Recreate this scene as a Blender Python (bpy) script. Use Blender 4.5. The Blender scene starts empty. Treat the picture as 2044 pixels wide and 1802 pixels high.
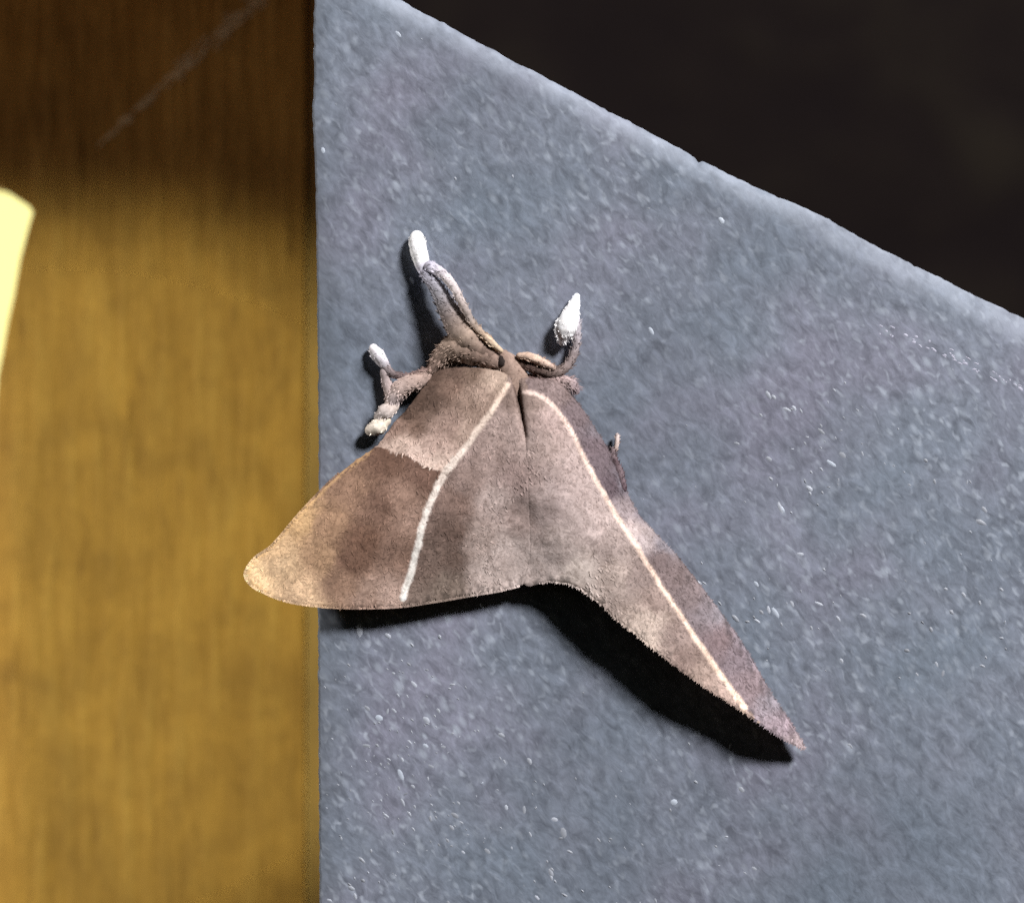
import bpy, bmesh, math, random
import numpy as np
from mathutils import Vector, noise
from mathutils.geometry import delaunay_2d_cdt

random.seed(7)
rng = np.random.default_rng(7)
scene = bpy.context.scene
COL = scene.collection

# ------------------------------------------------------------------ camera
U = 0.08 / 2044.0          # metres per drawing unit on the slab face
D = 0.25                   # camera distance from the slab face
CX, CY = 1022.0, 901.0
cam_d = bpy.data.cameras.new('camera')
cam = bpy.data.objects.new('camera', cam_d)
COL.objects.link(cam)
cam.location = (0, -D, 0)
cam.rotation_euler = (math.radians(90), 0, 0)
cam_d.sensor_width = 36
cam_d.lens = 36 * D / 0.08
cam_d.clip_start = 0.01
cam_d.clip_end = 50
cam_d.dof.use_dof = True
cam_d.dof.focus_distance = D - 0.0015
cam_d.dof.aperture_fstop = cam_d.lens / 1000 / 0.0050
scene.camera = cam

# ------------------------------------------------------------------ world: night sky
w = bpy.data.worlds.new('World')
scene.world = w
w.use_nodes = True
wt = w.node_tree
bg = wt.nodes['Background']
sky = wt.nodes.new('ShaderNodeTexSky')
sky.sky_type = 'NISHITA'
sky.sun_disc = False
sky.sun_elevation = math.radians(2)
sky.sun_rotation = math.radians(35)
wt.links.new(sky.outputs[0], bg.inputs[0])
bg.inputs[1].default_value = 0.03

# ------------------------------------------------------------------ lamps
def aim(o, target):
    d = Vector(target) - o.location
    o.rotation_euler = d.to_track_quat('-Z', 'Y').to_euler()

KEYDIR = Vector((0.84, -1.0, 1.0)).normalized()
kd = bpy.data.lights.new('porch_light', 'SPOT')
key = bpy.data.objects.new('porch_light', kd)
COL.objects.link(key)
key.location = KEYDIR * 0.95
kd.energy = 72
kd.shadow_soft_size = 0.11
kd.spot_size = math.radians(70)
kd.spot_blend = 0.5
kd.color = (1.0, 0.985, 0.99)
aim(key, (0, 0, 0))

wd = bpy.data.lights.new('warm_spot', 'SPOT')
warm = bpy.data.objects.new('warm_spot', wd)
COL.objects.link(warm)
warm.location = (-0.44, -0.36, -0.07)
wd.energy = 16.0
wd.shadow_soft_size = 0.006
wd.spot_size = math.radians(7.4)
wd.spot_blend = 0.27
wd.color = (0.82, 1.0, 0.70)
aim(warm, (-0.049, 0.043, -0.0146))

gd = bpy.data.lights.new('board_fill', 'POINT')  # unseen fill light added to lift the dark upper board
fill = bpy.data.objects.new('board_fill', gd)
COL.objects.link(fill)
fill.location = (-0.42, 0.006, 0.02)
gd.energy = 3.7
gd.shadow_soft_size = 0.012
gd.color = (1.0, 0.96, 0.92)

scene.view_settings.view_transform = 'Standard'
scene.view_settings.look = 'None'
scene.view_settings.exposure = 0
scene.view_settings.gamma = 1
scene.render.filter_size = 3.2
scene.cycles.use_denoising = False
scene.cycles.max_bounces = 5

# ------------------------------------------------------------------ helpers
def P(x, y, h=0.0):
    """drawing units + height above the slab face -> world point"""
    f = (D - h * U) / D
    return ((x - CX) * U * f, -h * U, (CY - y) * U * f)

def lin(c):
    out = []
    for v in c:
        v = v / 255.0
        out.append(v / 12.92 if v <= 0.04045 else ((v + 0.055) / 1.055) ** 2.4)
    return tuple(out)

def linv(a):
    a = np.asarray(a, float) / 255.0
    return np.where(a <= 0.04045, a / 12.92, ((a + 0.055) / 1.055) ** 2.4)

def link(name, me, mat, parent=None, kind=None, smooth=True):
    o = bpy.data.objects.new(name, me)
    COL.objects.link(o)
    if mat:
        me.materials.append(mat)
    if parent:
        o.parent = parent
    if kind:
        o['kind'] = kind
    if smooth:
        me.polygons.foreach_set('use_smooth', [True] * len(me.polygons))
    me.update()
    return o

def empty(name, loc, label, cat):
    o = bpy.data.objects.new(name, None)
    COL.objects.link(o)
    o.location = loc
    o.empty_display_size = 0.005
    o['label'] = label
    o['category'] = cat
    return o

def child_of(o, parent):
    o.parent = parent
    o.matrix_parent_inverse = parent.matrix_world.inverted()

def mesh_from(name, verts, faces, cols=None):
    me = bpy.data.meshes.new(name)
    me.from_pydata([tuple(v) for v in verts], [], [tuple(f) for f in faces])
    if cols is not None:
        at = me.color_attributes.new('tint', 'FLOAT_COLOR', 'POINT')
        c = np.ones((len(verts), 4), np.float32)
        c[:, :3] = cols
        at.data.foreach_set('color', c.ravel())
    return me

def catmull(pts, step):
    """resample a polyline of n-d points through a Catmull-Rom spline"""
    p = [np.array(q, float) for q in pts]
    p = [2 * p[0] - p[1]] + p + [2 * p[-1] - p[-2]]
    out = []
    for i in range(1, len(p) - 2):
        a, b, c, d = p[i - 1], p[i], p[i + 1], p[i + 2]
        n = max(1, int(np.linalg.norm((c - b)[:2]) / step))
        for k in range(n):
            t = k / n
            out.append(0.5 * ((2 * b) + (c - a) * t + (2 * a - 5 * b + 4 * c - d) * t * t + (3 * b - a - 3 * c + d) * t ** 3))
    out.append(p[-2])
    return np.array(out)

def n3(x, y, z=0.0):
    return noise.noise(Vector((x, y, z)))

def inside(poly, pts):
    x, y = pts[:, 0], pts[:, 1]
    r = np.zeros(len(pts), bool)
    j = len(poly) - 1
    for i in range(len(poly)):
        xi, yi = poly[i]
        xj, yj = poly[j]
        if yi != yj:
            c = ((yi > y) != (yj > y)) & (x < (xj - xi) * (y - yi) / (yj - yi) + xi)
            r ^= c
        j = i
    return r

def seg_dist(line, pts):
    best = np.full(len(pts), 1e9)
    where = np.zeros(len(pts))
    L = 0.0
    tot = sum(np.linalg.norm(line[i + 1] - line[i]) for i in range(len(line) - 1))
    for i in range(len(line) - 1):
        a, b = line[i][:2], line[i + 1][:2]
        ab = b - a
        l2 = max(1e-9, float(ab @ ab))
        t = np.clip(((pts - a) @ ab) / l2, 0, 1)
        d = np.linalg.norm(pts - (a + t[:, None] * ab), axis=1)
        m = d < best
        best[m] = d[m]
        where[m] = (L + t[m] * math.sqrt(l2)) / tot
        L += math.sqrt(l2)
    return best, where

# ------------------------------------------------------------------ node materials
def new_mat(name):
    m = bpy.data.materials.new(name)
    m.use_nodes = True
    nt = m.node_tree
    return m, nt, nt.nodes['Principled BSDF']

def node(nt, kind, **kw):
    n = nt.nodes.new(kind)
    for k, v in kw.items():
        setattr(n, k, v)
    return n

def coords(nt, scale=(1, 1, 1)):
    tc = node(nt, 'ShaderNodeTexCoord')
    mp = node(nt, 'ShaderNodeMapping')
    mp.inputs['Scale'].default_value = scale
    nt.links.new(tc.outputs['Object'], mp.inputs[0])
    return mp.outputs[0]

def tex_noise(nt, co, scale, detail=3, rough=0.55, dist=0.0):
    n = node(nt, 'ShaderNodeTexNoise')
    n.inputs['Scale'].default_value = scale
    n.inputs['Detail'].default_value = detail
    n.inputs['Roughness'].default_value = rough
    n.inputs['Distortion'].default_value = dist
    nt.links.new(co, n.inputs['Vector'])
    return n.outputs[0]

def ramp(nt, fac, stops, interp='LINEAR'):
    r = node(nt, 'ShaderNodeValToRGB')
    r.color_ramp.interpolation = interp
    el = r.color_ramp.elements
    while len(el) < len(stops):
        el.new(0.5)
    for e, (p, c) in zip(el, stops):
        e.position = p
        e.color = (*c, 1)
    nt.links.new(fac, r.inputs[0])
    return r.outputs[0]

def mix(nt, a, b, fac, mode='MIX'):
    m = node(nt, 'ShaderNodeMix', data_type='RGBA', blend_type=mode)
    m.clamp_factor = True
    if hasattr(fac, 'is_linked'):
        nt.links.new(fac, m.inputs[0])
    else:
        m.inputs[0].default_value = fac
    for s, i in ((a, 6), (b, 7)):
        if isinstance(s, tuple):
            m.inputs[i].default_value = (*s, 1)
        else:
            nt.links.new(s, m.inputs[i])
    return m.outputs[2]

def bump(nt, bsdf, h, strength, dist):
    b = node(nt, 'ShaderNodeBump')
    b.inputs['Strength'].default_value = strength
    b.inputs['Distance'].default_value = dist
    nt.links.new(h, b.inputs['Height'])
    nt.links.new(b.outputs[0], bsdf.inputs['Normal'])

def slab_material():
    m, nt, b = new_mat('grey_stone')
    co = coords(nt)
    mp = node(nt, 'ShaderNodeMapping')
    mp.inputs['Rotation'].default_value = (0, math.radians(-52), 0)
    nt.links.new(co, mp.inputs[0])
    mp2 = node(nt, 'ShaderNodeMapping')
    mp2.inputs['Scale'].default_value = (0.55, 1, 1)
    nt.links.new(mp.outputs[0], mp2.inputs[0])
    sk = mp2.outputs[0]
    big = tex_noise(nt, co, 75, 2, 0.5)
    base = ramp(nt, big, [(0.33, lin((106, 115, 127))), (0.5, lin((112, 118, 130))), (0.67, lin((119, 120, 134)))])
    lum = ramp(nt, tex_noise(nt, co, 48, 2, 0.5, 0.4), [(0.3, (0.84, 0.84, 0.85)), (0.66, (1.08, 1.08, 1.08))])
    c = mix(nt, base, lum, 1.0, 'MULTIPLY')
    mid = tex_noise(nt, sk, 1150, 3, 0.62, 0.6)
    g1 = ramp(nt, mid, [(0.28, (0.62, 0.62, 0.63)), (0.5, (0.98, 0.98, 0.98)), (0.72, (1.30, 1.30, 1.31))])
    c = mix(nt, c, g1, 0.95, 'MULTIPLY')
    fine = tex_noise(nt, sk, 2600, 2, 0.6, 0.8)
    g2 = ramp(nt, fine, [(0.30, (0.80, 0.80, 0.80)), (0.68, (1.14, 1.14, 1.14))])
    c = mix(nt, c, g2, 0.6, 'MULTIPLY')
    dens = ramp(nt, tex_noise(nt, co, 40, 1, 0.5), [(0.36, (0.08, 0.08, 0.08)), (0.62, (0.8, 0.8, 0.8))])
    fl = ramp(nt, tex_noise(nt, sk, 1700, 1, 0.5, 0.5), [(0.58, (0, 0, 0)), (0.80, (0.7, 0.7, 0.7))])
    c = mix(nt, c, lin((180, 188, 200)), mix(nt, fl, dens, 1.0, 'MULTIPLY'))
    for sc_, r_, seed in ((1000, 0.40, 0.0), (1500, 0.40, 3.7)):
        vo = node(nt, 'ShaderNodeTexVoronoi')
        vo.inputs['Scale'].default_value = sc_
        mo = node(nt, 'ShaderNodeMapping')
        mo.inputs['Location'].default_value = (seed, seed, seed)
        nt.links.new(sk, mo.inputs[0])
        nt.links.new(mo.outputs[0], vo.inputs['Vector'])
        dot = ramp(nt, vo.outputs['Distance'], [(0.08, (1, 1, 1)), (r_, (0, 0, 0))], 'EASE')
        sep = node(nt, 'ShaderNodeSeparateColor')
        nt.links.new(vo.outputs['Color'], sep.inputs[0])
        pick = ramp(nt, sep.outputs[0], [(0.45, (0, 0, 0)), (1.0, (0.62, 0.62, 0.62))])
        f = mix(nt, mix(nt, dot, pick, 1.0, 'MULTIPLY'), dens, 1.0, 'MULTIPLY')
        c = mix(nt, c, lin((178, 187, 199)), f)
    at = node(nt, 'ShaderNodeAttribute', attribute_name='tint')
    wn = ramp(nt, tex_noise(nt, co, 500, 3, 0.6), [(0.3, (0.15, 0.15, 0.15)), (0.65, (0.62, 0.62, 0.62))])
    c = mix(nt, c, lin((158, 165, 178)), mix(nt, at.outputs['Color'], wn, 1.0, 'MULTIPLY'))  # tint mixes in the painted edge highlight
    nt.links.new(c, b.inputs['Base Color'])
    b.inputs['Roughness'].default_value = 0.7
    b.inputs['Specular IOR Level'].default_value = 0.3
    bump(nt, b, mid, 0.4, 0.00007)
    return m

def grit_material():
    m, nt, b = new_mat('pale_grit')
    at = node(nt, 'ShaderNodeAttribute', attribute_name='tint')
    nt.links.new(at.outputs['Color'], b.inputs['Base Color'])
    b.inputs['Roughness'].default_value = 0.5
    return m

def wood_material(name='golden_wood', grey=False):
    m, nt, b = new_mat(name)
    co = coords(nt, (1, 1, 0.10))
    g = tex_noise(nt, co, 950, 3, 0.6, 0.4)
    base = ramp(nt, g, [(0.25, lin((168, 115, 46))), (0.5, lin((181, 126, 55))), (0.75, lin((190, 136, 64)))])
    co2 = coords(nt, (1, 1, 0.45))
    bl = tex_noise(nt, co2, 560, 3, 0.6, 0.5)
    c = mix(nt, base, ramp(nt, bl, [(0.3, (0.84, 0.82, 0.78)), (0.6, (1, 1, 1))]), 0.8, 'MULTIPLY')
    co3 = coords(nt, (1, 1, 0.16))
    st = ramp(nt, tex_noise(nt, co3, 800, 2, 0.5, 0.3), [(0.28, (0.66, 0.62, 0.54)), (0.38, (1, 1, 1))])
    c = mix(nt, c, st, 0.7, 'MULTIPLY')
    blot = tex_noise(nt, coords(nt), 130, 3, 0.6, 0.4)
    c = mix(nt, c, ramp(nt, blot, [(0.32, (0.72, 0.70, 0.68)), (0.62, (1.08, 1.08, 1.08))]), 0.8, 'MULTIPLY')
    fine = tex_noise(nt, coords(nt, (1, 1, 0.6)), 1800, 2, 0.6, 1.0)
    c = mix(nt, c, ramp(nt, fine, [(0.3, (0.82, 0.82, 0.8)), (0.6, (1, 1, 1))]), 0.7, 'MULTIPLY')
    if grey:
        c = mix(nt, c, lin((152, 116, 72)), 0.45)
    nt.links.new(c, b.inputs['Base Color'])
    b.inputs['Roughness'].default_value = 0.6
    b.inputs['Specular IOR Level'].default_value = 0.25
    bump(nt, b, g, 0.35, 0.0002)
    return m

def wall_material():
    m, nt, b = new_mat('dark_rough_wall')
    n = tex_noise(nt, coords(nt), 55, 4, 0.65, 0.5)
    c = ramp(nt, n, [(0.3, lin((15, 9, 10))), (0.5, lin((19, 13, 12))), (0.72, lin((27, 22, 17)))])
    nt.links.new(c, b.inputs['Base Color'])
    b.inputs['Roughness'].default_value = 0.9
    b.inputs['Specular IOR Level'].default_value = 0.1
    bump(nt, b, n, 0.6, 0.004)
    return m

def moth_material(name, fine_scale=2700, amount=0.8, rough=0.8, fine_bump=True):
    m, nt, b = new_mat(name)
    at = node(nt, 'ShaderNodeAttribute', attribute_name='tint')
    co = coords(nt)
    f = tex_noise(nt, co, fine_scale, 2, 0.6, 1.4)
    c = mix(nt, at.outputs['Color'], ramp(nt, f, [(0.32, (0.60, 0.57, 0.55)), (0.5, (0.98, 0.98, 0.98)), (0.68, (1.24, 1.23, 1.22))]), amount, 'MULTIPLY')
    f2 = tex_noise(nt, co, 620, 3, 0.6, 1.0)
    c = mix(nt, c, ramp(nt, f2, [(0.33, (0.76, 0.74, 0.73)), (0.62, (1.10, 1.10, 1.10))]), 0.9, 'MULTIPLY')
    nt.links.new(c, b.inputs['Base Color'])
    b.inputs['Roughness'].default_value = rough
    b.inputs['Specular IOR Level'].default_value = 0.15
    if fine_bump:
        bump(nt, b, f, 0.35, 0.00006)
    return m

def glow_material():
    m, nt, b = new_mat('glowing_glass')
    b.inputs['Base Color'].default_value = (0.9, 0.85, 0.5, 1)
    b.inputs['Emission Color'].default_value = (1.0, 0.95, 0.39, 1)
    b.inputs['Emission Strength'].default_value = 1.25
    return m

def plain(name, c, rough=0.6, metal=0.0):
    m, nt, b = new_mat(name)
    n = tex_noise(nt, coords(nt), 400, 3)
    nt.links.new(mix(nt, c, ramp(nt, n, [(0.3, (0.7, 0.7, 0.7)), (0.7, (1, 1, 1))]), 1.0, 'MULTIPLY'), b.inputs['Base Color'])
    b.inputs['Roughness'].default_value = rough
    b.inputs['Metallic'].default_value = metal
    return m

M_slab, M_grit, M_wood, M_wall = slab_material(), grit_material(), wood_material(), wall_material()
M_wing, M_fur = moth_material('wing_membrane'), moth_material('moth_fur', 3200, 0.6, fine_bump=False)
M_strip = wood_material('grey_golden_wood', True)
M_glow = glow_material()
M_black = plain('black_metal', (0.02, 0.02, 0.02), 0.5, 0.8)

# ------------------------------------------------------------------ dark wall behind
def build_wall():
    bm = bmesh.new()
    x0, x1, z0, z1, y = -0.9, 0.9, -0.7, 0.9, 0.30
    nx, nz = 90, 80
    vs = [[bm.verts.new((x0 + (x1 - x0) * i / nx, y + 0.006 * n3(i * 0.31, k * 0.31, 2.0), z0 + (z1 - z0) * k / nz)) for k in range(nz + 1)] for i in range(nx + 1)]
    for i in range(nx):
        for k in range(nz):
            bm.faces.new((vs[i][k], vs[i + 1][k], vs[i + 1][k + 1], vs[i][k + 1]))
    me = bpy.data.meshes.new('wall')
    bm.to_mesh(me)
    bm.free()
    link('wall', me, M_wall, kind='structure')
build_wall()

# ------------------------------------------------------------------ grey slab
def build_slab():
    t = empty('stone_block', P(1400, 1700, 0), 'grey speckled stone slab with slanted top edge that the moth clings to', 'slab')
    bpy.context.view_layer.update()
    # outline (drawing units), clockwise from upper left
    left = catmull([(640, 2600), (638, 1802), (635, 1300), (636, 900), (632, 500), (629, 330), (624, 240), (627, 150), (626, 60), (630, -60), (629, -224)], 9)
    top = catmull([(629, -224), (690, -75), (795, -2), (940, 76), (1150, 188), (1290, 262), (1388, 314), (1394, 324), (1402, 322), (1520, 378), (1640, 431), (1800, 518), (2044, 636), (2700, 960)], 9)
    out = []
    for i, q in enumerate(left[:-1]):
        k = n3(q[1] * 0.05, 3.1) * 2.6 + n3(q[1] * 0.16, 9.0) * 1.6
        out.append((q[0] + k, q[1]))
    nl = len(out)
    for i, q in enumerate(top):
        k = n3(q[0] * 0.03, 7.7) * 2.6 + n3(q[0] * 0.10, 1.0) * 2.2
        out.append((q[0] - 0.45 * k, q[1] + 0.9 * k))
    out.append((2700, 2600))
    out = np.array(out)
    inner = out.copy()
    for i in range(len(out)):
        x, y = out[i]
        if i < nl:
            inner[i] = (x + 5, y + 2)
        elif i < len(out) - 1:
            wd_ = 13 + 15 * max(0, min(1, (x - 1300) / 700)) + 4 * n3(x * 0.04, 4.0)
            inner[i] = (x - 0.45 * wd_, y + 0.9 * wd_)
    inner[nl] = (out[nl][0] + 6, out[nl][1] + 12)
    n = len(out)
    verts, faces = [], []
    for q in inner:
        verts.append(P(q[0], q[1], 0))
    for i, q in enumerate(out):
        verts.append(P(q[0], q[1], -7 if i < nl else -11))
    thick = 0.038
    for i, q in enumerate(out):
        v = P(q[0], q[1], 0)
        verts.append((v[0], thick, v[2]))
    # front face: interior grid triangulated
    pts = [Vector((q[0], q[1])) for q in inner]
    gx, gy = np.meshgrid(np.arange(660, 2690, 42), np.arange(-100, 2590, 42))
    g = np.c_[gx.ravel(), gy.ravel()] + rng.uniform(-9, 9, (gx.size, 2))
    g = g[inside(inner, g)]
    d, _ = seg_dist(np.vstack([inner, inner[:1]]), g)
    g = g[d > 22]
    rim = inner[nl + 1:-2] + np.array([-0.45, 0.9]) * 30
    g = np.vstack([g[seg_dist(out[nl:-1], g)[0] > 62], rim[::2]])
    g = g[inside(inner, g)]
    allp = pts + [Vector(q) for q in g]
    res = delaunay_2d_cdt(allp, [], [list(range(n))], 1, 1e-4, True)
    lut = []
    edge_light = [(1.0 if i >= nl else 0.25) for i in range(n)] * 2 + [0.0] * n  # light catching the edge, painted in as a paler tint, strongest along the top
    dtop, _ = seg_dist(out[nl:-1], np.array([tuple(v) for v in res[0]]))
    for k, v in enumerate(res[0]):
        orig = res[3][k]
        if orig and orig[0] < n:
            lut.append(orig[0])
        else:
            lut.append(len(verts))
            verts.append(P(v[0], v[1], 2.0 * n3(v[0] * 0.006, v[1] * 0.006, 5.0)))
            edge_light.append(max(0.0, 1 - dtop[k] / 60.0) * 0.55)
    pp = np.array([tuple(v) for v in res[0]])
    tri = np.array([tuple(f) for f in res[2]])
    for f in tri[inside(inner, pp[tri].mean(1))]:
        faces.append([lut[i] for i in f])
    for i in range(n):
        j = (i + 1) % n
        faces.append((i, j, n + j, n + i))
        faces.append((n + i, n + j, 2 * n + j, 2 * n + i))
    faces.append([2 * n + i for i in range(n)])
    me = mesh_from('face', verts, faces, np.repeat(np.array(edge_light)[:, None], 3, 1))
    bm = bmesh.new()
    bm.from_mesh(me)
    bmesh.ops.recalc_face_normals(bm, faces=bm.faces)
    bm.to_mesh(me)
    bm.free()
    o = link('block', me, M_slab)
    me.set_sharp_from_angle(angle=math.radians(60))
    child_of(o, t)
    # pale grit grains standing a little proud of the face
    gv, gf, gc = [], [], []
    def grain(x, y, L, W, ang, c):
        b0 = len(gv)
        ca, sa = math.cos(ang), math.sin(ang)
        k = 7
        for ring, (s, h) in enumerate(((1.0, -0.5), (0.55, 0.3 + W * 0.05))):
            for i in range(k):
                a = 2 * math.pi * i / k
                r = s * (1 + 0.28 * n3(x + i * 1.7, y, ring))
                px, py = L * r * math.cos(a), W * r * math.sin(a)
                gv.append(P(x + px * ca - py * sa, y + px * sa + py * ca, h))
                gc.append(c)
        for i in range(k):
            j = (i + 1) % k
            gf.append((b0 + i, b0 + j, b0 + k + j, b0 + k + i))
        gf.append([b0 + k + i for i in range(k)])
    spots = [(840, 1560, 200, 230), (760, 1400, 120, 150), (900, 1720, 300, 140), (1650, 950, 220, 150), (1520, 1230, 150, 130), (1620, 850, 300, 120),
             (1250, 1640, 420, 180), (1800, 1200, 260, 240), (1000, 200, 420, 160)]
    wts = np.array([2.2, 1.2, 1.8, 1.1, 0.9, 0.6, 1.0, 1.0, 0.4])
    wts /= wts.sum()
    made = 0
    while made < 420:
        s = spots[rng.choice(len(spots), p=wts)]
        x, y = rng.normal(s[0], s[2] * 0.6), rng.normal(s[1], s[3] * 0.6)
        if x < 648 or y < 336 + (x - 1420) * 0.51 + 30 or y > 1900:
            continue
        L = min(13, 3.0 + rng.exponential(2.4))
        W = max(1.5, L * rng.uniform(0.3, 0.6))
        v = rng.uniform(124, 164) + (14 if L > 7 else 0)
        grain(x, y, L, W, rng.normal(0.85, 0.4), linv((v * 0.97, v, v * 1.06)))
        made += 1
    for x, y, L, W, a in ((1548, 1222, 15, 5, 1.0), (1510, 1165, 10, 4, 0.9), (800, 1545, 17, 6, 1.15), (757, 1432, 10, 7, 0.5), (795, 68, 13, 5, 0.8),
                          (850, 1488, 9, 5, 0.6), (645, 300, 8, 5, 1.2), (822, 560, 10, 4, 1.1), (1300, 660, 12, 5, 1.0), (1660, 925, 16, 5, 0.6),
                          (1440, 440, 8, 5, 0.9), (1560, 1015, 10, 4, 0.9), (960, 1560, 11, 5, 0.5), (1345, 1600, 8, 6, 0.1)):
        grain(x, y, L, W, a, linv((172, 180, 192)))
    for i in range(46):     # the scraped line below the top edge
        s = rng.uniform(0, 1)
        x, y = 1750 + s * 330, 648 + s * 142 + rng.normal(0, 6)
        grain(x, y, rng.uniform(3, 10), rng.uniform(1.6, 4), 0.42 + rng.normal(0, 0.2), linv((168, 168, 184)))
    me = mesh_from('grit', gv, gf, np.array(gc))
    o = link('grit', me, M_grit, kind='stuff')
    child_of(o, t)
build_slab()

# ------------------------------------------------------------------ golden wood board
BH = -1110.0    # the board lies 43 mm behind the slab face
def plate(name, outline, h_front, thick, mat, parent, bevel=8, step=60):
    """a plate with an eased front edge from a closed outline (drawing units)"""
    o = np.array(outline, float)
    n = len(o)
    area = 0.5 * sum(o[i][0] * o[(i + 1) % n][1] - o[(i + 1) % n][0] * o[i][1] for i in range(n))
    if area < 0:
        o = o[::-1]
    inn = np.zeros_like(o)
    mid = np.zeros_like(o)
    for i in range(n):
        a, b, c = o[i - 1], o[i], o[(i + 1) % n]
        d1, d2 = (b - a) / np.linalg.norm(b - a), (c - b) / np.linalg.norm(c - b)
        nn = np.array([-(d1 + d2)[1], (d1 + d2)[0]])
        nn /= max(1e-6, np.linalg.norm(nn))
        inn[i] = b + nn * bevel
        mid[i] = b + nn * bevel * 0.3
    verts = [P(q[0], q[1], h_front) for q in inn] + [P(q[0], q[1], h_front - bevel * 0.3) for q in mid] + [P(q[0], q[1], h_front - bevel) for q in o]
    for q in o:
        v = P(q[0], q[1], h_front)
        verts.append((v[0], v[1] + thick, v[2]))
    faces = [list(range(n))]
    for r in range(3):
        for i in range(n):
            j = (i + 1) % n
            faces.append((r * n + i, r * n + j, (r + 1) * n + j, (r + 1) * n + i))
    faces.append([3 * n + i for i in range(n)])
    me = mesh_from(name, verts, faces)
    bm = bmesh.new()
    bm.from_mesh(me)
    bmesh.ops.triangulate(bm, faces=[f for f in bm.faces if len(f.verts) > 4])
    bmesh.ops.recalc_face_normals(bm, faces=bm.faces)
    bm.to_mesh(me)
    bm.free()
    ob = link(name, me, mat, smooth=False)
    child_of(ob, parent)
    return ob

def build_board():
    t = empty('wooden_post', P(300, 1700, BH), 'golden brown wooden post beside the grey slab with its upper part in shade', 'post')
    bpy.context.view_layer.update()
    notch = catmull([(-700, 330), (-200, 348), (0, 374), (34, 396), (58, 412), (66, 424), (58, 452), (40, 520), (28, 590), (16, 640), (6, 700), (-4, 750), (-8, 800), (-12, 1000), (-14, 1400), (-20, 2100), (-24, 2600)], 40)
    ol = [(q[0] + 1.5 * n3(q[1] * 0.06, 0.3), q[1]) for q in notch]
    right = [(610 + 2.0 * n3(y * 0.014, 8.0), y) for y in range(2600, -500, -50)]
    ol += right + [(606, -520), (-700, -520)]
    plate('board', ol, BH, 0.008, M_wood, t, bevel=3)
    strip = [(611 + 2.0 * n3(y * 0.014, 8.0), y) for y in range(2600, -500, -50)]
    ol = [(760, -520), (760, 2600)] + strip
    plate('edge_strip', ol, BH - 2, 0.008, M_strip, t, bevel=2)
    blocker = [(-900, -232), (-900, -760), (1000, -760), (1000, -232)]  # unseen beam added to keep the key light off the board
    plate('light_blocker', blocker, -6, 0.0432, M_wood, t, bevel=12)
    # long pale scrape across the shaded upper part, slightly raised fibres
    path = catmull([(196, 292), (262, 228), (330, 165), (400, 102), (450, 58), (520, -4), (600, -70)], 10)
    gv, gf = [], []
    for i in range(130):
        s = rng.uniform(0, 1) ** 0.8
        q = path[int(s * (len(path) - 1))]
        wdt = 4 + 20 * s
        x, y = q[0] + rng.normal(0, wdt * 0.5), q[1] + rng.normal(0, wdt * 0.5)
        L, W = rng.uniform(8, 22), rng.uniform(1.2, 3.2)
        a = -0.74 + rng.normal(0, 0.16)
        ca, sa = math.cos(a), math.sin(a)
        b0 = len(gv)
        for (px, py, h) in ((-L, 0, 0.4), (0, W, 0.4), (L, 0, 0.4), (0, -W, 0.4), (0, 0, 0.7)):
            gv.append(P(x + px * ca - py * sa, y + px * sa + py * ca, BH + h))
        for i4 in range(4):
            gf.append((b0 + i4, b0 + (i4 + 1) % 4, b0 + 4))
    me = mesh_from('scrape', gv, gf)
    o = link('scrape', me, plain('pale_bare_wood', lin((232, 190, 140)), 0.7), kind='stuff')
    child_of(o, t)
build_board()

# ------------------------------------------------------------------ glowing lamp seen past the post
def lathe(name, prof, loc, mat, parent, seg=40):
    verts, faces = [], []
    for r, z in prof:
        for i in range(seg):
            a = 2 * math.pi * i / seg
            verts.append((loc[0] + r * math.cos(a), loc[1] + r * math.sin(a), loc[2] + z))
    for k in range(len(prof) - 1):
        for i in range(seg):
            j = (i + 1) % seg
            faces.append((k * seg + i, k * seg + j, (k + 1) * seg + j, (k + 1) * seg + i))
    me = mesh_from(name, verts, faces)
    o = link(name, me, mat)
    child_of(o, parent)
    return o

def build_lamp():
    c = (-0.073, 0.093, 0.012)
    t = empty('lamp', (c[0], c[1], c[2] - 0.03), 'glowing yellow lamp showing past the left edge of the wooden post', 'lamp')
    bpy.context.view_layer.update()
    prof = [(0.0001, -0.030)] + [(0.030 * math.sin(a), -0.030 * math.cos(a)) for a in np.linspace(0.12, 3.02, 26)]
    lathe('globe', prof, c, M_glow, t)
    lathe('cap', [(0.0001, 0.037), (0.010, 0.0365), (0.012, 0.034), (0.012, 0.0302), (0.008, 0.0295)], c, M_black, t)
    lathe('holder', [(0.007, -0.0295), (0.011, -0.0302), (0.012, -0.036), (0.006, -0.042), (0.004, -0.3)], c, M_black, t)
build_lamp()

# ------------------------------------------------------------------ the moth
moth = empty('moth', P(1050, 1000, 0), 'brown moth with pale wing lines and white tufted feet clinging to the slab', 'moth')
bpy.context.view_layer.update()

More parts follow.
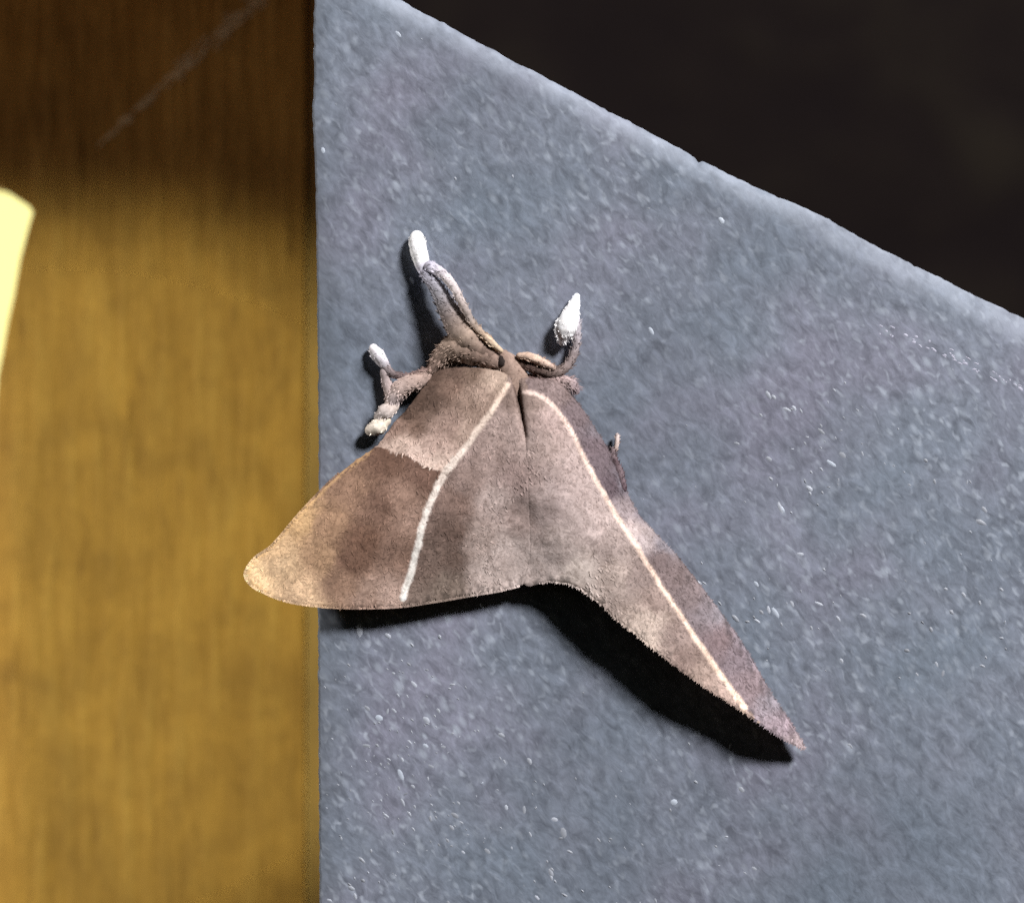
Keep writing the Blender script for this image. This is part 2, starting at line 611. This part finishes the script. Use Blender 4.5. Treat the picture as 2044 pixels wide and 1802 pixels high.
HC = np.array([  # x, y, height above the slab
    (1010, 740, 78), (1030, 800, 108), (1040, 900, 102), (1048, 1020, 82), (1050, 1165, 46), (1120, 1164, 66),
    (870, 740, 50), (800, 840, 44), (740, 890, 40), (650, 970, 44), (545, 1085, 54), (490, 1150, 58), (570, 1200, 58), (700, 1212, 52), (800, 1210, 48), (900, 1196, 42), (980, 1180, 42),
    (900, 900, 92), (850, 1020, 82), (720, 1050, 66), (930, 1060, 78), (950, 800, 92),
    (1110, 770, 62), (1150, 800, 42), (1190, 860, 32), (1230, 930, 24), (1250, 990, 20), (1330, 1090, 18), (1430, 1210, 18), (1540, 1390, 16), (1605, 1492, 30),
    (1140, 860, 84), (1190, 960, 82), (1270, 1090, 82), (1400, 1290, 80), (1485, 1410, 68),
    (1180, 1190, 86), (1230, 1240, 88), (1300, 1290, 87), (1400, 1365, 86), (1518, 1446, 76), (1100, 1000, 104), (1180, 1120, 96)], float)

def tps(ctrl, reg=40.0):
    n = len(ctrl)
    xy = ctrl[:, :2] / 1000
    d = np.linalg.norm(xy[:, None] - xy[None], axis=2)
    K = np.where(d > 0, d * d * np.log(d + 1e-12), 0) + np.eye(n) * reg * 1e-5
    Pm = np.c_[np.ones(n), xy]
    A = np.block([[K, Pm], [Pm.T, np.zeros((3, 3))]])
    s = np.linalg.solve(A, np.r_[ctrl[:, 2], np.zeros(3)])
    def f(p):
        p = np.atleast_2d(p) / 1000
        d = np.linalg.norm(p[:, None] - xy[None], axis=2)
        return np.where(d > 0, d * d * np.log(d + 1e-12), 0) @ s[:n] + np.c_[np.ones(len(p)), p] @ s[n:]
    return f
height = tps(HC)

LINE_L = catmull([(1014, 768), (990, 805), (955, 858), (920, 905), (888, 944), (866, 988), (846, 1040), (832, 1095), (818, 1150), (804, 1192)], 8)
LINE_R = catmull([(1046, 782), (1074, 788), (1100, 806), (1126, 838), (1146, 872), (1166, 915), (1190, 960), (1226, 1022), (1270, 1090), (1320, 1170), (1362, 1232), (1400, 1290), (1448, 1360), (1486, 1412)], 8)
BAND = catmull([(735, 888), (770, 897), (810, 910), (850, 930), (890, 948)], 8)

def idw(p, table, power=4.2):
    t = np.array(table, float)
    d = np.linalg.norm(p[:, None] - t[None, :, :2], axis=2) + 6
    wgt = d ** -power
    wgt /= wgt.sum(1, keepdims=True)
    return wgt @ linv(t[:, 2:5])

ZA = [(870, 745, 98, 76, 64), (835, 790, 94, 72, 60), (812, 828, 100, 77, 64), (905, 745, 102, 80, 68), (860, 790, 100, 78, 66), (945, 745, 112, 90, 76), (825, 850, 122, 96, 82), (790, 850, 140, 112, 98), (900, 770, 128, 102, 88), (985, 765, 156, 134, 118), (940, 810, 142, 118, 104),
      (900, 850, 152, 126, 114), (870, 880, 166, 140, 128), (830, 905, 188, 163, 150), (870, 930, 192, 168, 154), (800, 890, 172, 148, 134), (930, 860, 160, 136, 122), (960, 790, 150, 126, 112)]
ZB = [(770, 915, 112, 82, 66), (850, 945, 118, 88, 74), (700, 975, 138, 106, 84), (720, 1080, 118, 86, 68), (760, 1010, 122, 92, 76), (800, 1000, 148, 117, 100), (830, 1030, 152, 122, 106),
      (650, 1050, 150, 116, 88), (790, 1100, 136, 106, 90), (560, 1130, 176, 145, 108), (500, 1150, 206, 172, 124), (600, 1190, 190, 157, 120), (740, 1190, 152, 124, 108), (680, 1160, 138, 107, 86),
      (640, 1110, 158, 124, 92), (600, 1040, 176, 140, 94), (545, 1090, 190, 155, 112), (780, 1190, 165, 138, 124), (700, 1120, 122, 90, 72)]
ZC = [(910, 1000, 132, 103, 90), (905, 1060, 120, 93, 80), (900, 1110, 118, 93, 80), (890, 1165, 130, 110, 96), (860, 1130, 126, 101, 88), (955, 1080, 160, 138, 128), (930, 960, 142, 116, 106), (960, 910, 156, 130, 121),
      (985, 1000, 172, 150, 142), (1010, 1100, 179, 159, 151), (970, 1140, 172, 152, 143), (1030, 960, 150, 124, 117), (1035, 1030, 156, 132, 124), (1100, 1000, 172, 150, 145), (1120, 1100, 182, 162, 155),
      (1150, 1140, 192, 174, 164), (1080, 880, 153, 130, 122), (1100, 840, 158, 133, 126), (1000, 850, 160, 135, 126), (1030, 790, 128, 105, 94), (1065, 800, 130, 108, 98), (1060, 1160, 186, 166, 158),
      (1180, 1050, 168, 147, 141), (1230, 1150, 172, 151, 140), (1222, 1085, 148, 128, 121), (1160, 940, 160, 138, 132), (1300, 1240, 178, 156, 141), (1350, 1270, 146, 122, 113), (1276, 1150, 140, 119, 112), (1310, 1200, 146, 122, 112),
      (1400, 1345, 160, 134, 120), (1290, 1285, 186, 164, 148), (1440, 1380, 170, 142, 128), (1370, 1310, 142, 116, 106)]
ZD = [(1110, 780, 121, 106, 104), (1150, 830, 108, 95, 97), (1190, 890, 106, 93, 97), (1220, 970, 96, 83, 88), (1200, 930, 102, 90, 94), (1245, 1020, 138, 126, 127), (1262, 1055, 162, 148, 145), (1285, 1075, 152, 140, 139),
      (1320, 1115, 111, 97, 96), (1340, 1150, 115, 101, 100), (1380, 1180, 115, 102, 102), (1440, 1280, 121, 105, 107), (1330, 1088, 122, 116, 121), (1438, 1212, 122, 116, 121), (1492, 1285, 122, 116, 123), (1548, 1388, 126, 119, 125), (1246, 960, 112, 106, 113), (1200, 860, 112, 104, 109), (1500, 1370, 127, 112, 115), (1570, 1445, 138, 124, 130), (1595, 1485, 155, 141, 143), (1420, 1200, 119, 109, 112), (1480, 1300, 124, 111, 116), (1280, 1020, 124, 115, 121)]

def wing_colour(p):
    wp = p.copy()
    for i, (x, y) in enumerate(p):
        wp[i, 0] += 9.0 * n3(x * 0.03, y * 0.03, 11.0) + 5.0 * n3(x * 0.06, y * 0.06, 1.0) + 3.0 * n3(x * 0.2, y * 0.2, 4.0)
        wp[i, 1] += 5.0 * n3(x * 0.06, y * 0.06, 2.0) + 3.0 * n3(x * 0.2, y * 0.2, 7.0)
    poly_left = np.vstack([LINE_L[:, :2], [(800, 1300), (400, 1300), (400, 600), (1014, 600)]])
    poly_above = np.vstack([BAND[:, :2], LINE_L[::-1][len(LINE_L) // 2 - 1:, :2], [(1014, 600), (600, 600), (600, 860)]])
    poly_right = np.vstack([LINE_R[:, :2], [(1700, 1620), (1800, 1400), (1400, 700), (1046, 700)]])
    is_left = inside(poly_left, wp)
    is_above = is_left & inside(poly_above, wp)
    is_right = inside(poly_right, wp)
    col = idw(wp, ZC)
    g_ = col.mean(1, keepdims=True)
    col = g_ + (col - g_) * 0.72
    m = is_left & ~is_above
    for sel, tab in ((m, ZB), (is_above, ZA)):
        cz = idw(wp[sel], tab)
        gz = cz.mean(1, keepdims=True)
        col[sel] = gz + (cz - gz) * 0.84
    col[is_right] = idw(wp[is_right], ZD)
    gain = 1.34 - 0.18 * np.clip((p[:, 0] - 1050) / 200, 0, 1)  # left wing colour brightened to offset its tilt away from the key light
    lum = col.mean(1)
    gain *= 0.98 * np.clip(lum / 0.24, 0.2, 2.2) ** 0.30
    col = col * gain[:, None]
    lp = p + 0.25 * (wp - p)
    d, s = seg_dist(LINE_L, lp)
    half = 5.3 + 2.2 * np.exp(-((s - 0.42) / 0.07) ** 2) + 1.2 * s
    a = np.clip((half + 1.8 - d) / 3.2, 0, 1)[:, None]
    c0, c1 = linv((232, 208, 190)), linv((255, 246, 238))
    lc = c0 + (c1 - c0) * np.clip(s * 1.3, 0, 1)[:, None]
    col = col * (1 - a) + lc * a
    d, s = seg_dist(LINE_R, lp)
    half = 4.2 + 1.6 * np.clip((s - 0.75) * 4, 0, 1)
    a = np.clip((half + 1.8 - d) / 3.4, 0, 1)[:, None]
    c0, c1 = linv((210, 188, 178)), linv((232, 206, 186))
    lc = c0 + (c1 - c0) * np.clip(s * 1.1, 0, 1)[:, None]
    col = col * (1 - a) + lc * a
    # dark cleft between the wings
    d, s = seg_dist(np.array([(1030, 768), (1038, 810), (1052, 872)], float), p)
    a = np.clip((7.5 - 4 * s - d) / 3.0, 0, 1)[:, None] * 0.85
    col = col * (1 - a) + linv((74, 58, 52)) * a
    return np.clip(col, 0, 0.96)

COSTA_L = [(1022, 748), (985, 738), (930, 732), (878, 736), (850, 768), (815, 812), (782, 850), (758, 884), (742, 897), (705, 922), (660, 960), (600, 1022), (545, 1086), (510, 1112), (492, 1136), (490, 1152), (502, 1168), (522, 1180), (570, 1199),
           (640, 1210), (720, 1213), (800, 1210), (870, 1200), (940, 1188), (1000, 1178), (1046, 1166)]
MID = [(1046, 1166), (1062, 1150), (1064, 1100), (1060, 1000), (1056, 920), (1048, 870), (1036, 810), (1022, 748)]
COSTA_R = [(1030, 752), (1070, 756), (1112, 764), (1150, 800), (1190, 858), (1222, 910), (1246, 968), (1272, 1022), (1310, 1066), (1342, 1098), (1384, 1150), (1434, 1216), (1486, 1290), (1540, 1384), (1586, 1455), (1606, 1494),
           (1580, 1484), (1540, 1460), (1480, 1418), (1400, 1366), (1340, 1322), (1300, 1292), (1264, 1262), (1230, 1236), (1198, 1206), (1170, 1184), (1140, 1168), (1100, 1162), (1046, 1166)]
MID_R = [(1046, 1166), (1054, 1100), (1052, 1000), (1050, 920), (1048, 870), (1041, 810), (1030, 752)]

def wing_height(p):
    """smooth sag plus shallow ripples, raised line scales and the cleft between the wings"""
    h = height(p)
    for i, (x, y) in enumerate(p):
        h[i] += 2.0 * n3(x * 0.02, y * 0.02, 8.0) + 0.9 * n3(x * 0.06, y * 0.06, 9.0)
    for ln in (LINE_L, LINE_R):
        h += 1.4 * np.exp(-(seg_dist(ln, p)[0] / 9.0) ** 2)
    dm, sm = seg_dist(np.array([(1030, 760), (1040, 820), (1048, 880), (1050, 1166)], float), p)
    h -= (13 * np.clip(1.0 - 2.7 * sm, 0.0, 1)) * np.exp(-(dm / 8.0) ** 2)
    return np.maximum(h, 9.0)

def wing(outline, name, label, lift=0.0):
    o = catmull(outline, 4.0)[:, :2]
    o = o[:-1]
    for q in o:
        k = n3(q[0] * 0.09, q[1] * 0.09, 3.3) * 2.0 + n3(q[0] * 0.3, q[1] * 0.3, 6.6) * 1.6
        q += (0.5 * k, 0.8 * k)
    n = len(o)
    st = 3.6
    gx, gy = np.meshgrid(np.arange(o[:, 0].min(), o[:, 0].max(), st), np.arange(o[:, 1].min(), o[:, 1].max(), st))
    g = np.c_[gx.ravel(), gy.ravel()] + rng.uniform(-1.1, 1.1, (gx.size, 2))
    g = g[inside(o, g)]
    d, _ = seg_dist(np.vstack([o, o[:1]]), g)
    g = g[d > 2.2]
    allp = np.vstack([o, g])
    res = delaunay_2d_cdt([Vector(q) for q in allp], [], [list(range(n))], 1, 1e-4, False)
    p = np.array([tuple(v) for v in res[0]])
    h = wing_height(p) + lift
    h = np.maximum(h, 9.0)
    col = wing_colour(p)
    db, _ = seg_dist(np.vstack([o, o[:1]]), p)
    if 'left' in label:
        dc, sc = seg_dist(np.array([(738, 902), (660, 962), (600, 1024), (545, 1088), (500, 1128), (492, 1156), (530, 1182)], float), p)
        k = (np.clip(1 - dc / 8.0, 0, 1) * (0.35 + 0.4 * sc))[:, None]
        col = col * (1 - k) + linv((232, 190, 132)) * k
    for i in np.nonzero((db < 15) & (p[:, 1] > 1150) & (p[:, 0] > 700))[0]:
        x, y = p[i]
        t = n3(x * 0.085, y * 0.02, 17.0)
        if t > 0.12:
            col[i] *= 0.62
        elif t < -0.15:
            col[i] = np.minimum(col[i] * 1.25, 0.9)
    edge = np.clip(1 - db / 5.0, 0, 1)
    h -= edge ** 2 * 2.0
    N = len(p)
    verts = [P(p[i, 0], p[i, 1], h[i]) for i in range(N)] + [P(p[i, 0], p[i, 1], h[i] - 3.2) for i in range(N)]
    cols = np.vstack([col, col * 0 + linv((120, 98, 86))])
    tri = np.array([tuple(f) for f in res[2]])
    tri = tri[inside(o, p[tri].mean(1))]
    faces = [tuple(f) for f in tri]
    cnt = {}
    for f in faces:
        for a, b in ((f[0], f[1]), (f[1], f[2]), (f[2], f[0])):
            cnt[(a, b)] = 1
    side = [(b, a, a + N, b + N) for (a, b) in cnt if (b, a) not in cnt]
    faces = faces + [tuple(i + N for i in f[::-1]) for f in faces] + side
    me = mesh_from(name, verts, faces, cols)
    bm = bmesh.new()
    bm.from_mesh(me)
    bmesh.ops.recalc_face_normals(bm, faces=bm.faces)
    bm.to_mesh(me)
    bm.free()
    ob = link(name, me, M_wing)
    me.set_sharp_from_angle(angle=math.radians(48))
    ob['label'] = label
    child_of(ob, moth)
    return ob

wing_l = wing(COSTA_L + MID[1:], 'forewing', 'broad left forewing crossed by a bright cream line', -0.25)
wing_r = wing(COSTA_R + MID_R[1:], 'forewing', 'narrow steeply seen right forewing with a thin pale line', 0.0)

# --- blades: short tapered hairs joined into one mesh
class Blades:
    def __init__(self):
        self.v, self.f, self.c = [], [], []
    def add(self, x, y, h, ang, L, W, rise, c):
        b0 = len(self.v)
        ca, sa = math.cos(ang), math.sin(ang)
        bend = random.uniform(-0.25, 0.25)
        for t, wf in ((0, 1.0), (0.55, 0.8)):
            bx = L * t
            by = bend * L * t * t
            for s in (-1, 1):
                px, py = bx, by + s * W * wf * 0.5
                self.v.append(P(x + px * ca - py * sa, y + px * sa + py * ca, h + rise * t + 0.0))
                self.c.append(c)
        px, py = L, bend * L
        self.v.append(P(x + px * ca - py * sa, y + px * sa + py * ca, h + rise))
        self.c.append(c)
        self.f += [(b0, b0 + 2, b0 + 3, b0 + 1), (b0 + 2, b0 + 4, b0 + 3)]
    def done(self, name, parent, mat=None):
        me = mesh_from(name, self.v, self.f, np.array(self.c))
        o = link(name, me, mat or M_fur, kind='stuff', smooth=False)
        child_of(o, parent)
        return o

def fringe(outline, a, b, parent, out_sign, L=(4, 9), step=2.6, tick=True):
    """scale fringe along part of a wing margin"""
    o = catmull(outline, step)[:, :2]
    s, e = int(len(o) * a), int(len(o) * b)
    B = Blades()
    pts = o[s:e]
    hh = wing_height(pts)
    cc = wing_colour(pts - np.array([0, 4.0]))
    for i in range(1, len(pts) - 1):
        t = pts[i + 1] - pts[i - 1]
        ang = math.atan2(t[1], t[0]) + out_sign * math.pi / 2 + random.gauss(0, 0.25)
        k = 1.12 if not tick or (n3(pts[i][0] * 0.11, pts[i][1] * 0.11) > -0.12) else 0.72
        c = np.clip(cc[i] * k * random.uniform(0.85, 1.15), 0, 0.95)
        q = pts[i] - 3.0 * np.array([math.cos(ang), math.sin(ang)])
        B.add(q[0], q[1], max(9, hh[i]) - 0.5, ang, random.uniform(*L), random.uniform(2.2, 4.0), random.uniform(-2, 1), c)
    return B.done('fringe', parent)
fringe(COSTA_L, 0.34, 0.995, wing_l, -1, L=(5, 13))
def area_sign(o):
    o = np.array(o, float)
    return np.sign(sum(o[i - 1][0] * o[i][1] - o[i][0] * o[i - 1][1] for i in range(len(o))))
fringe(COSTA_R, 0.02, 0.5, wing_r, -1, L=(3, 8))
fringe(COSTA_R, 0.5, 0.985, wing_r, -1, L=(4, 9))

def scales(outline, parent, root, count, lift=0.0):
    """overlapping wing scales as tiny tapered blades lying on the membrane"""
    o = catmull(outline, 8.0)[:-1, :2]
    lo, hi = o.min(0), o.max(0)
    p = rng.uniform(lo, hi, (count * 5, 2))
    p = p[inside(o, p)][:count]
    d, _ = seg_dist(np.vstack([o, o[:1]]), p)
    p = p[(d > 4) & (seg_dist(LINE_L, p)[0] > 9) & (seg_dist(LINE_R, p)[0] > 8) & (seg_dist(np.array([(1030, 768), (1052, 880)], float), p)[0] > 12)]
    p = p[((p[:, 0] - 1090) / 95) ** 2 + ((p[:, 1] - 1090) / 125) ** 2 > 1]     # worn smooth over the abdomen
    hh = wing_height(p) + lift
    cc = wing_colour(p)
    angs = np.arctan2(p[:, 1] - root[1], p[:, 0] - root[0]) + rng.normal(0, 0.5, len(p))
    lens = rng.uniform(5, 12, len(p))
    tip = lift + wing_height(p + lens[:, None] * np.c_[np.cos(angs), np.sin(angs)])
    B = Blades()
    for i in range(len(p)):
        ang, L = angs[i], lens[i]
        k = random.choice((0.86, 0.94, 1.04, 1.14, 1.26)) * random.uniform(0.94, 1.06)
        B.add(p[i][0], p[i][1], hh[i] + 0.42, ang, L, random.uniform(3.0, 5.0), tip[i] - hh[i], np.clip(cc[i] * k, 0, 0.95))
    return B.done('scales', parent)
scales(COSTA_L + MID[1:], wing_l, (1010, 640), 2600, -0.25)
scales(COSTA_R + MID_R[1:], wing_r, (1040, 640), 2000)

# --- swept furry limbs and body
def sweep(name, path, tint, parent, fur=0.0, fur_len=(5, 11), seg=14, rough=0.10, step=3.0, flat=1.0, mat=None, label=None, fur_tint=None):
    """path: (x, y, h, r) rows; tint: colour rows along the path"""
    q = catmull(path, step)
    n = len(q)
    tint = np.array([linv(c) for c in tint])
    def col_at(t):
        k = t * (len(tint) - 1)
        i = min(int(k), len(tint) - 2)
        return tint[i] + (tint[i + 1] - tint[i]) * (k - i)
    verts, cols, faces = [], [], []
    frames = []
    for i in range(n):
        a, b = q[max(0, i - 1)], q[min(n - 1, i + 1)]
        T = Vector((b[0] - a[0], b[1] - a[1], b[2] - a[2])).normalized()
        S = T.cross(Vector((0, 0, 1)))
        if S.length < 1e-3:
            S = Vector((1, 0, 0))
        S.normalize()
        Nn = S.cross(T).normalized()
        if Nn.z < 0:
            Nn = -Nn
        frames.append((T, S, Nn))
    # rounded ends
    rings = []
    r0, r1 = q[0][3], q[-1][3]
    for k in (0.0, 0.5, 0.85):
        rings.append((0, -math.sqrt(max(0, 1 - k * k)) * r0, max(0.05, k)))
    for i in range(n):
        rings.append((i, 0, 1.0))
    for k in (0.85, 0.5, 0.0):
        rings.append((n - 1, math.sqrt(max(0, 1 - k * k)) * r1, max(0.05, k)))
    for (i, off, k) in rings:
        T, S, Nn = frames[i]
        c = Vector(q[i][:3]) + T * off
        r = q[i][3] * k
        for j in range(seg):
            a = 2 * math.pi * j / seg
            rr = r * (1 + rough * (n3(c.x * 0.09 + 3 * math.cos(a), c.y * 0.09 + 3 * math.sin(a), 2.0) + 0.6 * n3(c.x * 0.3 + 5 * math.cos(a), c.y * 0.3, 5 * math.sin(a))))
            v = c + S * (rr * math.cos(a)) + Nn * (rr * flat * math.sin(a))
            verts.append(P(v.x, v.y, max(0.5, v.z)))
            cc = col_at(i / (n - 1)) * (1.0 + 0.25 * n3(v.x * 0.12, v.y * 0.12, v.z * 0.12 + 3))
            cols.append(np.clip(cc, 0, 0.98))
    m = len(rings)
    for i in range(m - 1):
        for j in range(seg):
            k = (j + 1) % seg
            faces.append((i * seg + j, i * seg + k, (i + 1) * seg + k, (i + 1) * seg + j))
    faces.append([j for j in range(seg)])
    faces.append([(m - 1) * seg + j for j in range(seg)])
    me = mesh_from(name, verts, faces, np.array(cols))
    bm = bmesh.new()
    bm.from_mesh(me)
    bmesh.ops.recalc_face_normals(bm, faces=bm.faces)
    bm.to_mesh(me)
    bm.free()
    o = link(name, me, mat or M_fur)
    if label:
        o['label'] = label
    child_of(o, parent)
    if fur > 0:
        B = Blades()
        cnt = int(fur * n)
        for _ in range(cnt):
            i = random.randrange(n)
            T, S, Nn = frames[i]
            a = random.uniform(-0.3, math.pi + 0.3)
            r = q[i][3]
            v = Vector(q[i][:3]) + S * (r * 0.95 * math.cos(a)) + Nn * (r * 0.95 * flat * math.sin(a))
            d = (T * random.uniform(0.5, 1.1) + S * math.cos(a) * random.uniform(0.2, 0.7)).normalized()
            ang = math.atan2(d.y, d.x)
            base_c = col_at(i / (n - 1)) if fur_tint is None else linv(fur_tint)
            c = np.clip(base_c * random.uniform(0.75, 1.3), 0, 0.95)
            B.add(v.x, v.y, max(1.0, v.z), ang, random.uniform(*fur_len), random.uniform(1.4, 3.0), random.uniform(-1, 4), c)
        B.done('fur', o)
    return o

BR, BD, PK, WH, GY = (152, 130, 118), (110, 90, 80), (198, 178, 164), (250, 250, 252), (176, 172, 178)
# body: head, thorax under the wings, abdomen tip showing in the shade below
body = sweep('body', [(1004, 712, 52, 15), (1016, 730, 58, 24), (1028, 780, 52, 36), (1040, 850, 44, 36), (1048, 950, 32, 28), (1066, 1050, 21, 18), (1080, 1090, 16, 12), (1086, 1110, 13, 8)],
             [BR, BR, BR, PK, PK], moth, fur=1.6, fur_len=(5, 12), step=5, flat=0.95)
sweep('eye', [(999, 716, 68, 7), (1002, 724, 70, 10), (1006, 731, 68, 7)], [(44, 36, 34), (52, 44, 40)], body, seg=12, rough=0.02)
# collar of fur over the shoulders, left side
sweep('shoulder_tuft', [(1004, 730, 60, 14), (960, 706, 54, 29), (920, 694, 48, 33), (890, 710, 40, 25), (866, 740, 36, 14)],
      [(132, 112, 102), (150, 128, 116), (158, 138, 124), (146, 124, 114)], moth, fur=6, fur_len=(5, 11))
sweep('shoulder_tuft', [(874, 744, 34, 12), (838, 760, 30, 17), (806, 772, 28, 19), (788, 794, 26, 15), (780, 816, 24, 9)],
      [(164, 140, 130), (180, 158, 148), (190, 170, 162), (176, 166, 168)], moth, fur=5, fur_len=(4, 9))
# raised foreleg with white foot
leg = sweep('foreleg', [(972, 704, 60, 22), (934, 672, 58, 32), (908, 640, 52, 25), (888, 606, 46, 18), (870, 574, 40, 14), (850, 546, 30, 12)],
            [(130, 110, 100), (166, 146, 132), (140, 128, 124), (146, 144, 150), (160, 158, 170)], moth, fur=4, fur_len=(5, 11), label='raised foreleg with a white foot')
sweep('shin', [(1000, 700, 74, 5), (976, 680, 82, 8), (946, 648, 84, 7), (922, 604, 76, 8), (905, 572, 64, 9), (882, 546, 48, 10), (858, 532, 36, 12)],
      [(206, 184, 158), (196, 172, 150), (150, 138, 132), (184, 172, 168), (214, 206, 208), (196, 194, 210)], leg, fur=1.6, fur_len=(4, 9))
sweep('foot', [(852, 554, 26, 10), (844, 530, 22, 15), (837, 506, 20, 17), (833, 484, 19, 17), (832, 474, 18, 14)],
      [(206, 204, 222), (226, 224, 238), WH, WH, WH], leg, fur=1.6, fur_len=(3, 7))
# left middle leg with pale tip
leg2 = sweep('middle_leg', [(862, 738, 36, 8), (836, 746, 28, 8), (808, 752, 24, 7), (782, 746, 20, 8), (768, 730, 18, 9)],
             [(150, 126, 118), (128, 108, 104), (110, 96, 96), (160, 150, 152)], moth, fur=2.5, fur_len=(4, 9), label='left middle leg hooked up to a pale tip')
sweep('foot', [(774, 738, 18, 8), (762, 720, 17, 12), (752, 706, 16, 14), (746, 696, 14, 10)], [(178, 172, 178), (204, 200, 206), (220, 216, 220)], leg2, fur=1.5, fur_len=(3, 6))
leg3 = sweep('hind_leg', [(766, 742, 18, 8), (773, 768, 18, 10), (782, 796, 22, 13), (776, 816, 24, 12)], [(160, 148, 148), (176, 160, 156), (186, 170, 162)], moth, fur=2.0, fur_len=(4, 8), label='left hind leg ending in two cream tufts')
sweep('tuft', [(786, 812, 26, 11), (770, 822, 28, 16), (758, 832, 26, 12)], [(200, 186, 178), (206, 194, 188), (196, 186, 182)], leg3, fur=2.5, fur_len=(4, 8))
sweep('tuft', [(770, 840, 26, 11), (754, 852, 28, 17), (740, 858, 26, 12)], [(206, 192, 176), (240, 230, 214), (232, 220, 206)], leg3, fur=2.5, fur_len=(3, 8))
# right foreleg with fat white plume
leg4 = sweep('foreleg', [(1026, 722, 60, 11), (1056, 728, 56, 14), (1086, 740, 46, 13), (1112, 742, 36, 11), (1134, 728, 28, 9), (1147, 702, 22, 8), (1152, 668, 20, 7), (1153, 640, 20, 6)],
             [BD, (96, 78, 72), (108, 92, 86), (124, 110, 106), (146, 134, 134), (168, 160, 164), (196, 192, 200)], moth, fur=3.0, fur_len=(4, 10), label='right foreleg with a fat white plume')
sweep('thigh', [(1036, 710, 72, 6), (1056, 712, 74, 9), (1080, 722, 64, 9), (1104, 734, 52, 6)], [(196, 170, 152), (206, 180, 162), (184, 160, 148)], leg4, fur=1.5, fur_len=(4, 8))
sweep('plume', [(1151, 592, 16, 7), (1147, 606, 18, 11), (1140, 626, 22, 17), (1132, 648, 24, 22), (1126, 666, 22, 19), (1123, 682, 20, 9)],
      [(236, 240, 248), WH, WH, WH, (240, 238, 244)], leg4, fur=3.5, fur_len=(3, 8))
# right middle leg: pinkish fur below the foreleg, and the tip further down the costa
sweep('middle_leg', [(1040, 752, 52, 7), (1076, 758, 40, 11), (1112, 760, 30, 13), (1140, 766, 22, 12), (1150, 780, 16, 8)], [(120, 100, 96), (124, 102, 100), (170, 148, 144), (176, 156, 154), (150, 134, 138)], moth, fur=5.0, fur_len=(6, 14), label='right middle leg in pinkish fur')
leg5 = sweep('hind_leg', [(1246, 976, 18, 6), (1236, 940, 20, 7), (1224, 914, 20, 8), (1224, 896, 18, 5)], [(92, 76, 82), (122, 106, 110), (96, 80, 84), (130, 116, 118)], moth, fur=3, fur_len=(4, 9), label='right hind leg showing past the wing edge')
sweep('foot', [(1227, 900, 18, 4), (1231, 886, 18, 5), (1232, 868, 16, 4)], [(190, 168, 160), (216, 198, 190), (206, 190, 186)], leg5, fur=1.0, fur_len=(3, 5))
